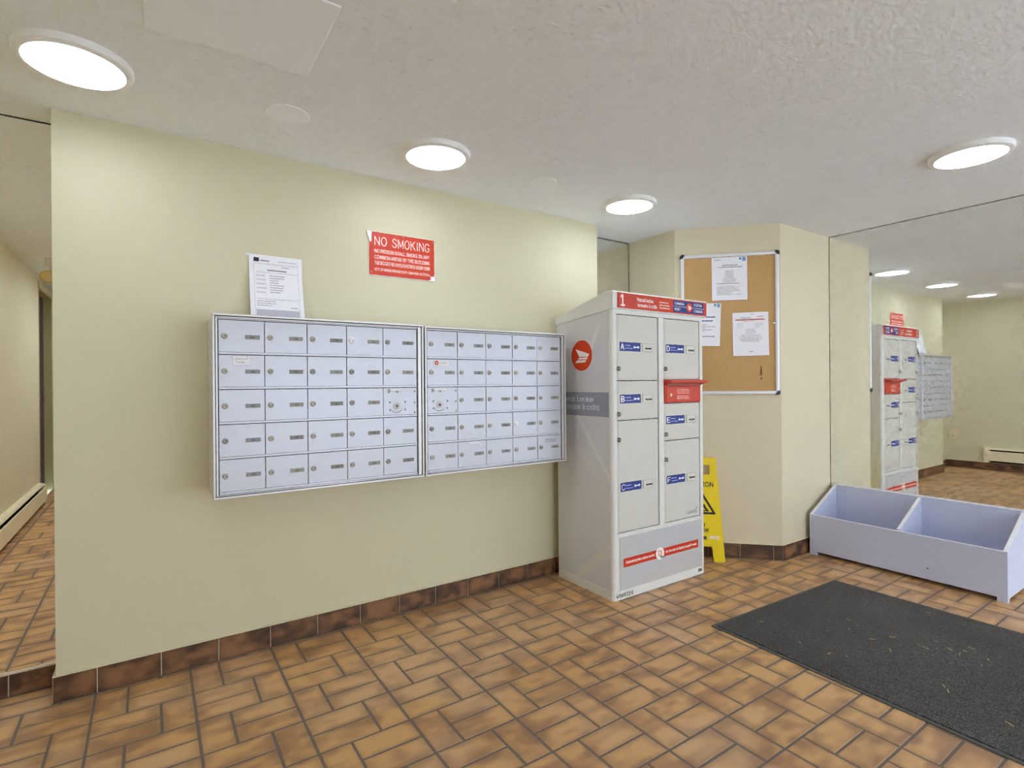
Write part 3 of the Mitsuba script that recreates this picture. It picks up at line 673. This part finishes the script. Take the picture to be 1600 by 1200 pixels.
# ------------------------------------------------------------------ notice board on the chamfered face
nrm = np.array([-ct[1], ct[0], 0.0])
nrm = nrm if nrm @ np.array([-1, -1, 0]) > 0 else -nrm
BO = lambda w_: np.array([B[0], B[1], 0.0]) + nrm * w_
BF = lambda w_=0.0: frame_to(BO(w_), (-ct[0], -ct[1], 0), (0, 0, 1))       # local x = to the right (minus s), y = up, z = out
bb = thing('bulletin_board', 'cork notice board in a silver frame with black corners on the column', 'bulletin board')
S0, S1, Z0, Z1 = -0.612, -0.012, 1.056, 1.970
pan = box(S0 + 0.012, S1 - 0.012, Z0 + 0.012, Z1 - 0.012, 0.0005, 0.007)
v = pan.vertices[pan.faces.ravel()]
add('cork_panel', trimesh.Trimesh(trimesh.transform_points(v, BF()), np.arange(len(v)).reshape(-1, 3), process=False), 'cork', parent=bb, uv=v[:, :2] - [S0, Z0])
def rail(x0, x1, y0, y1):
    return moved(cbox(x0, x1, y0, y1, 0.0004, 0.022, 0.0055), BF())
wv = 0.024
for r_ in ((S0 + 0.016, S1 - 0.016, Z1 - wv, Z1), (S0 + 0.016, S1 - 0.016, Z0, Z0 + wv), (S0, S0 + wv, Z0 + 0.016, Z1 - 0.016), (S1 - wv, S1, Z0 + 0.016, Z1 - 0.016)):
    add('frame_rail', rail(*r_), 'silver_frame', smooth=50, parent=bb)
for sx, x in ((1, S0), (-1, S1)):
    for sz, z in ((1, Z0), (-1, Z1)):
        cp = Polygon([(x - sx * 0.001, z + sz * 0.024), (x - sx * 0.001, z + sz * 0.008), (x + sx * 0.008, z - sz * 0.001), (x + sx * 0.024, z - sz * 0.001), (x + sx * 0.024, z + sz * 0.008), (x + sx * 0.010, z + sz * 0.024)])
        add('corner_cap', moved(prism(cp.buffer(0.001), 0.024), BF(0.0)), 'black_plastic', parent=bb)
say(add('latch', moved(join([box(S1 - 0.046, S1 - 0.020, 1.509, 1.513, 0.006, 0.012), lathe([(0, 0.018), (0.005, 0.018), (0.006, 0.006), (0, 0.006)], 16).apply_translation([S1 - 0.030, 1.511, 0])]), BF()), 'chrome', parent=bb), 'small metal latch')
say(addc('stain', [(moved(prism(unary_union([LineString([(-0.125, 1.18), (-0.120, 1.235), (-0.116, 1.18)]).buffer(0.0025), Point(-0.120, 1.160).buffer(0.006)]), 0.0004), BF(0.007)), (112, 76, 40))], parent=bb, bsdf='matte_print'), 'dark brown mark on the cork')

flat = lambda u, v: 0.001 + 0.006 * (1 - v) ** 2 + 0 * u
bl2 = (96, 132, 186)
R = [(0.78, 0.84, 0.93, 0.985, bl2), (0.87, 0.97, 0.90, 0.99, (120, 160, 206)), (0.06, 0.26, 0.935, 0.955, g1)] + rows(0.15, 0.88, 0.75, 0.84, 2, g2, 1, 0.4, True) + rows(0.30, 0.70, 0.42, 0.70, 9, g1, 4, 0.4, True) + [(0.14, 0.8, 0.385, 0.40, g2)] + rows(0.14, 0.92, 0.12, 0.34, 8, g1, 3)
sheet('top', 'white printed notice with blue corner logo, pinned at the top middle of the cork board', paper_fn(R), 0.216, 0.279, BF(0.007) @ frame_to((-0.416, 1.6655, 0), (1, 0.0, 0), (0, 1, 0)), flat)
R = [(0.80, 0.86, 0.93, 0.985, bl2), (0.89, 0.97, 0.90, 0.99, (120, 160, 206)), (0.35, 0.85, 0.665, 0.69, (90, 96, 130)), (0.30, 0.78, 0.575, 0.60, (90, 96, 130))] + rows(0.12, 0.86, 0.32, 0.52, 5, g2, 8, 0.3) + [(0.5, 0.84, 0.215, 0.235, g2)]
ta = math.radians(-2.2)
sheet('left', 'white printed notice with blue corner logo, half hidden behind the parcel locker top', paper_fn(R), 0.216, 0.279, BF(0.007) @ frame_to((-0.5855, 1.378, 0.001), (math.cos(ta), math.sin(ta), 0), (-math.sin(ta), math.cos(ta), 0)), flat)
R = [(0.08, 0.90, 0.815, 0.845, (190, 116, 112)), (0.22, 0.52, 0.865, 0.885, g1), (0.68, 0.86, 0.885, 0.905, (206, 150, 146)), (0.30, 0.60, 0.785, 0.797, (214, 170, 168)), (0.50, 0.60, 0.935, 0.95, (150, 170, 110)), (0.46, 0.56, 0.085, 0.1, g2)]
R += rows(0.12, 0.36, 0.64, 0.76, 4, g3, 1) + rows(0.62, 0.86, 0.64, 0.76, 4, g3, 2) + rows(0.30, 0.70, 0.50, 0.62, 4, (176, 184, 204), 4, 0.4, True) + rows(0.10, 0.90, 0.32, 0.49, 7, g1, 7, 0.4, True)
ta = math.radians(0.6)
sheet('right', 'white printed notice with a red heading line, lower right on the cork board', paper_fn(R), 0.216, 0.279, BF(0.007) @ frame_to((-0.2885, 1.304, 0), (math.cos(ta), math.sin(ta), 0), (-math.sin(ta), math.cos(ta), 0)), flat)

# ------------------------------------------------------------------ wet floor sign leaning on the column
ws = thing('wet_floor_sign', 'yellow folding wet floor sign leaning on the column behind the parcel locker', 'wet floor sign')
o = np.array([B[0], B[1], 0.0]) + np.array([ct[0], ct[1], 0]) * 0.507 + nrm * 0.110
ez = np.array([0, 0, 1.0]) - nrm * (0.068 / 0.65)
WS = frame_to(o, (-ct[0], -ct[1], 0), ez)
half = [(0.079, 0.0), (0.138, 0.0), (0.1455, 0.006), (0.1305, 0.225), (0.113, 0.50), (0.108, 0.545), (0.1045, 0.64), (0.098, 0.652)]
out = Polygon([(0.068, 0.092), *half] + [(-x, y) for x, y in reversed(half)] + [(-0.068, 0.092)])
hole = sbox(-0.058, 0.551, 0.058, 0.603).buffer(0.006)
leaf = out.difference(hole)
add('front_panel', moved(prism(leaf, 0.006), WS @ frame_to((0, 0, -0.006), (1, 0, 0), (0, 1, 0))), 'yellow_plastic', parent=ws)
add('back_panel', moved(prism(leaf, 0.005), WS @ frame_to((0, 0, -0.020), (1, 0, 0), (0, 1, 0))), 'yellow_plastic', parent=ws)
rib = [prism(sbox(-0.100, 0.612, 0.100, 0.646), 0.004), prism(sbox(-0.106, 0.607, 0.106, 0.611), 0.003), prism(sbox(-0.108, 0.538, 0.108, 0.5415), 0.0025)]
add('handle_rib', moved(join(rib), WS), 'yellow_plastic', parent=ws)
add('hinge', moved(cbox(-0.099, 0.099, 0.632, 0.650, -0.016, -0.005, 0.002), WS), 'yellow_plastic', parent=ws)
tr = Polygon([(-0.086, 0.300), (0.086, 0.300), (0.0, 0.447)])
tri_ = tr.buffer(0.006).difference(tr.buffer(-0.007))
fig = unary_union([Point(-0.020, 0.388).buffer(0.008), LineString([(-0.014, 0.376), (0.004, 0.345)]).buffer(0.007), LineString([(0.004, 0.345), (0.024, 0.352), (0.034, 0.325)]).buffer(0.005), LineString([(0.004, 0.345), (0.030, 0.338), (0.045, 0.318)]).buffer(0.005),
                   LineString([(-0.012, 0.372), (0.008, 0.372), (0.016, 0.384)]).buffer(0.0035), LineString([(-0.012, 0.372), (-0.028, 0.356), (-0.022, 0.344)]).buffer(0.0035), LineString([(-0.03, 0.315), (0.05, 0.315)]).buffer(0.0035)])
bk = (34, 32, 26)
q = [(prism(tri_, 0.0006), bk), (prism(fig, 0.0006), bk), (text('CAUTION', -0.084, 0.084, 0.468, 0.029, 0.0006, True), bk), (text('WET', -0.032, 0.032, 0.214, 0.022, 0.0006, True), bk), (text('FLOOR', -0.050, 0.050, 0.182, 0.022, 0.0006, True), bk)]
q += [(box(-0.055, 0.036, 0.136, 0.155, 0, 0.0006), (70, 66, 48)), (box(0.054, 0.112, 0.140, 0.160, 0, 0.0006), (240, 226, 196))]
addc('lettering', [(moved(m, WS), c) for m, c in q], parent=ws)

# ------------------------------------------------------------------ lavender bin under the mirror
bn_ = thing('storage_bin', 'low lavender grey open bin with two compartments and sloping sides under the mirror', 'bin')
BX0, BX1, BY0, BY1, HF, HB = 3.600, 3.944, 0.847, 1.832, 0.262, 0.424
t_ = 0.018
side = lambda: Polygon([(BX0, 0.0), (BX0 + 0.03, 0.0), (BX0 + 0.034, 0.02), (BX1 - 0.034, 0.02), (BX1 - 0.03, 0.0), (BX1, 0.0), (BX1, HB), (BX0, HF)])
def panel(poly, y):
    return moved(prism(poly, t_), frame_to((0, y + t_, 0), (1, 0, 0), (0, 0, 1)))
for y in (BY0, BY1 - t_):
    add('side_panel', panel(side(), y), 'bin_paint', parent=bn_)
add('divider', panel(Polygon([(BX0 + t_, 0.045), (BX1 - t_, 0.045), (BX1 - t_, HB - 0.008), (BX0 + t_, HF + 0.005)]), 1.331 - t_ / 2), 'bin_paint', parent=bn_)
add('front_panel', cbox(BX0, BX0 + t_, BY0 + t_, BY1 - t_, 0.023, HF, 0.001), 'bin_paint', parent=bn_)
add('back_panel', cbox(BX1 - t_, BX1, BY0 + t_, BY1 - t_, 0.018, HB, 0.001), 'bin_paint', parent=bn_)
add('bottom_panel', box(BX0 + t_, BX1 - t_, BY0 + t_, BY1 - t_, 0.028, 0.045), 'bin_paint', parent=bn_)
for y in (BY0 + t_, BY1 - t_ - 0.025):
    add('foot', cbox(BX0 + 0.002, BX0 + 0.03, y, y + 0.025, 0.0, 0.023, 0.001), 'bin_paint', parent=bn_)
sl = math.atan2(HB - HF, BX1 - BX0)
def cap_strip(y, x0, x1, w):
    z = lambda x: HF + (x - BX0) * math.tan(sl)
    m = box(0, math.hypot(x1 - x0, z(x1) - z(x0)), -w / 2, w / 2, 0, 0.0012)
    return moved(m, frame_to((x0, y, z(x0)), (math.cos(sl), 0, math.sin(sl)), (0, 1, 0)))
say(add('edge_banding', join([cap_strip(BY0 + t_ / 2, BX0, BX1, t_), cap_strip(BY1 - t_ / 2, BX0, BX1, t_), cap_strip(1.331, BX0 + t_, BX1 - t_, t_), box(BX0, BX0 + 0.006, BY0, BY1, HF - 0.001, HF + 0.0012), box(BX1 - t_, BX1, BY0, BY1, HB, HB + 0.0012)]), 'bin_edge', parent=bn_), 'pale worn top edges')
add('screw_hole', moved(lathe([(0, 0.0008), (0.003, 0.0006), (0.0035, 0), (0, 0)], 12), frame_to((BX0, 1.185, 0.085), (0, -1, 0), (0, 0, 1))), 'dark_gap', parent=bn_)

# ------------------------------------------------------------------ floor mat and litter
fm = thing('floor_mat', 'dark grey entrance mat on the tiles in front of the lavender bin', 'mat')
q = Polygon([(2.158, 1.552), (3.228, 1.505), (3.222, -0.45), (2.100, -0.40)])
add('border', prism(q, 0.004), 'rubber', parent=fm)
pile = q.buffer(-0.018)
m = moved(prism(pile, 0.0065), np.array([[1, 0, 0, 0], [0, 1, 0, 0], [0, 0, 1, 0.0012], [0, 0, 0, 1.0]]))
add('pile', m, 'carpet', parent=fm)
rng = random.Random(12)
bits = []
spots = [(2.70, 1.16, 40), (2.72, 0.93, 0), (2.74, 0.87, 20), (2.71, 0.90, 70), (2.76, 0.80, 10), (2.78, 0.84, 50), (2.72, 0.72, 0), (2.86, 0.79, 80), (2.80, 0.72, 30), (2.66, 0.86, 15)]
for x, y, a in spots + [(rng.uniform(2.3, 3.15), rng.uniform(0.2, 1.45), rng.uniform(0, 180)) for _ in range(26)]:
    ln = rng.uniform(0.006, 0.03)
    mm = cbox(-ln / 2, ln / 2, -0.0012, 0.0012, 0, 0.0016, 0.0004)
    bits.append(moved(moved(mm, rotation_matrix(math.radians(a), (0, 0, 1))), np.array([[1, 0, 0, x], [0, 1, 0, y], [0, 0, 1, 0.0078], [0, 0, 0, 1.0]])))
k = add('straw_litter', join(bits), 'straw')
labels[k] = {'label': 'scattered bits of dry straw on the dark grey mat', 'category': 'litter', 'kind': 'stuff'}

# ------------------------------------------------------------------ heaters along the left wall
def heater(y0, y1, zb, label):
    k = thing('electric_heater', label, 'heater')
    x0 = XL + 0.0105 if zb < 0.09 else XL + 0.0005
    P_ = lambda pts: moved(prism(Polygon(pts), y1 - y0), frame_to((0, y1, 0), (1, 0, 0), (0, 0, 1)))
    add('back_plate', P_([(x0, zb), (x0 + 0.004, zb), (x0 + 0.004, zb + 0.17), (x0, zb + 0.17)]), 'dark_gap', parent=k)
    add('top_cover', P_([(x0, zb + 0.188), (x0 + 0.040, zb + 0.182), (x0 + 0.046, zb + 0.170), (x0 + 0.044, zb + 0.168), (x0, zb + 0.172)]), 'heater_paint', parent=k)
    add('front_cover', P_([(x0 + 0.056, zb + 0.152), (x0 + 0.060, zb + 0.148), (x0 + 0.062, zb + 0.034), (x0 + 0.050, zb + 0.030), (x0 + 0.050, zb + 0.150)]), 'heater_paint', parent=k)
    for a, b in ((y0, y0 + 0.05), (y1 - 0.05, y1)):
        add('end_cap', cbox(x0 + 0.004, x0 + 0.058, a, b, zb + 0.008, zb + 0.170, 0.002), 'heater_paint', parent=k)
heater(0.2, 2.262, 0.095, 'cream electric heater above the tiled skirting, seen in the big mirror')
heater(3.3, 6.36, 0.092, 'long cream electric heater along the corridor wall at the left edge')
ok = thing('wall_outlet', 'small cream wall outlet near the corner, seen in the big mirror', 'outlet')
add('plate', cbox(XL + 0.0005, XL + 0.007, 2.553, 2.627, 0.358, 0.476, 0.002), 'heater_paint', parent=ok)
addc('socket', [(moved(lathe([(0, 0.002), (0.010, 0.002), (0.011, 0), (0, 0)], 18), frame_to((XL + 0.007, 2.59, 0.415), (0, 1, 0), (0, 0, 1))), (120, 112, 96))], parent=ok)

# ------------------------------------------------------------------ corridor door and emergency light
dk = struct('door_1', box(XL - 0.115, XL - 0.06, 6.475, 7.205, RISE, 2.04), 'purple_door', 'dark purple door recessed in the corridor wall')
add('jamb', join([box(XL - 0.12, XL + 0.004, 6.46, 6.475, RISE, 2.05), box(XL - 0.12, XL + 0.004, 7.205, 7.222, RISE, 2.05), box(XL - 0.12, XL + 0.004, 6.46, 7.222, 2.038, 2.052)]), 'olive_paint', parent=dk)
add('casing', join([cbox(XL, XL + 0.012, 7.222, 7.29, RISE, 2.11, 0.002), cbox(XL, XL + 0.012, 6.465, 7.29, 2.052, 2.11, 0.002)]), 'wall_paint', parent=dk)
el = thing('emergency_light', 'yellowed emergency light head hanging in the corridor beside the wall corner', 'emergency light')
ex_, ey_, ezz = -0.640, 5.50, 2.005
add('bracket', join([cbox(ex_ - 0.035, ex_ + 0.055, ey_ - 0.02, ey_ + 0.05, 2.085, HC - 0.0005, 0.004), cbox(ex_ - 0.006, ex_ + 0.028, ey_, ey_ + 0.028, 2.04, 2.087, 0.003)]), 'white_plastic', parent=el)
hm = lathe([(0, 0.05), (0.034, 0.046), (0.058, 0.026), (0.066, 0.004), (0.066, -0.010), (0.061, -0.012), (0.061, 0.0), (0.0, 0.0)], 36)
HM = frame_to((ex_, ey_, ezz), (1, 0.06, 0), (0, -0.30, 1))
say(add('housing', moved(hm, HM @ np.diag([1, 0.72, -1, 1.0])), 'yellowed_lens', smooth=40, parent=el), 'yellowed plastic shell')
add('lens', moved(lathe([(0, 0.016), (0.03, 0.013), (0.055, 0.004), (0.060, 0.0), (0, -0.002)], 36), HM @ np.diag([1, 0.72, 1, 1.0])), 'lens_glass', smooth=40, parent=el)
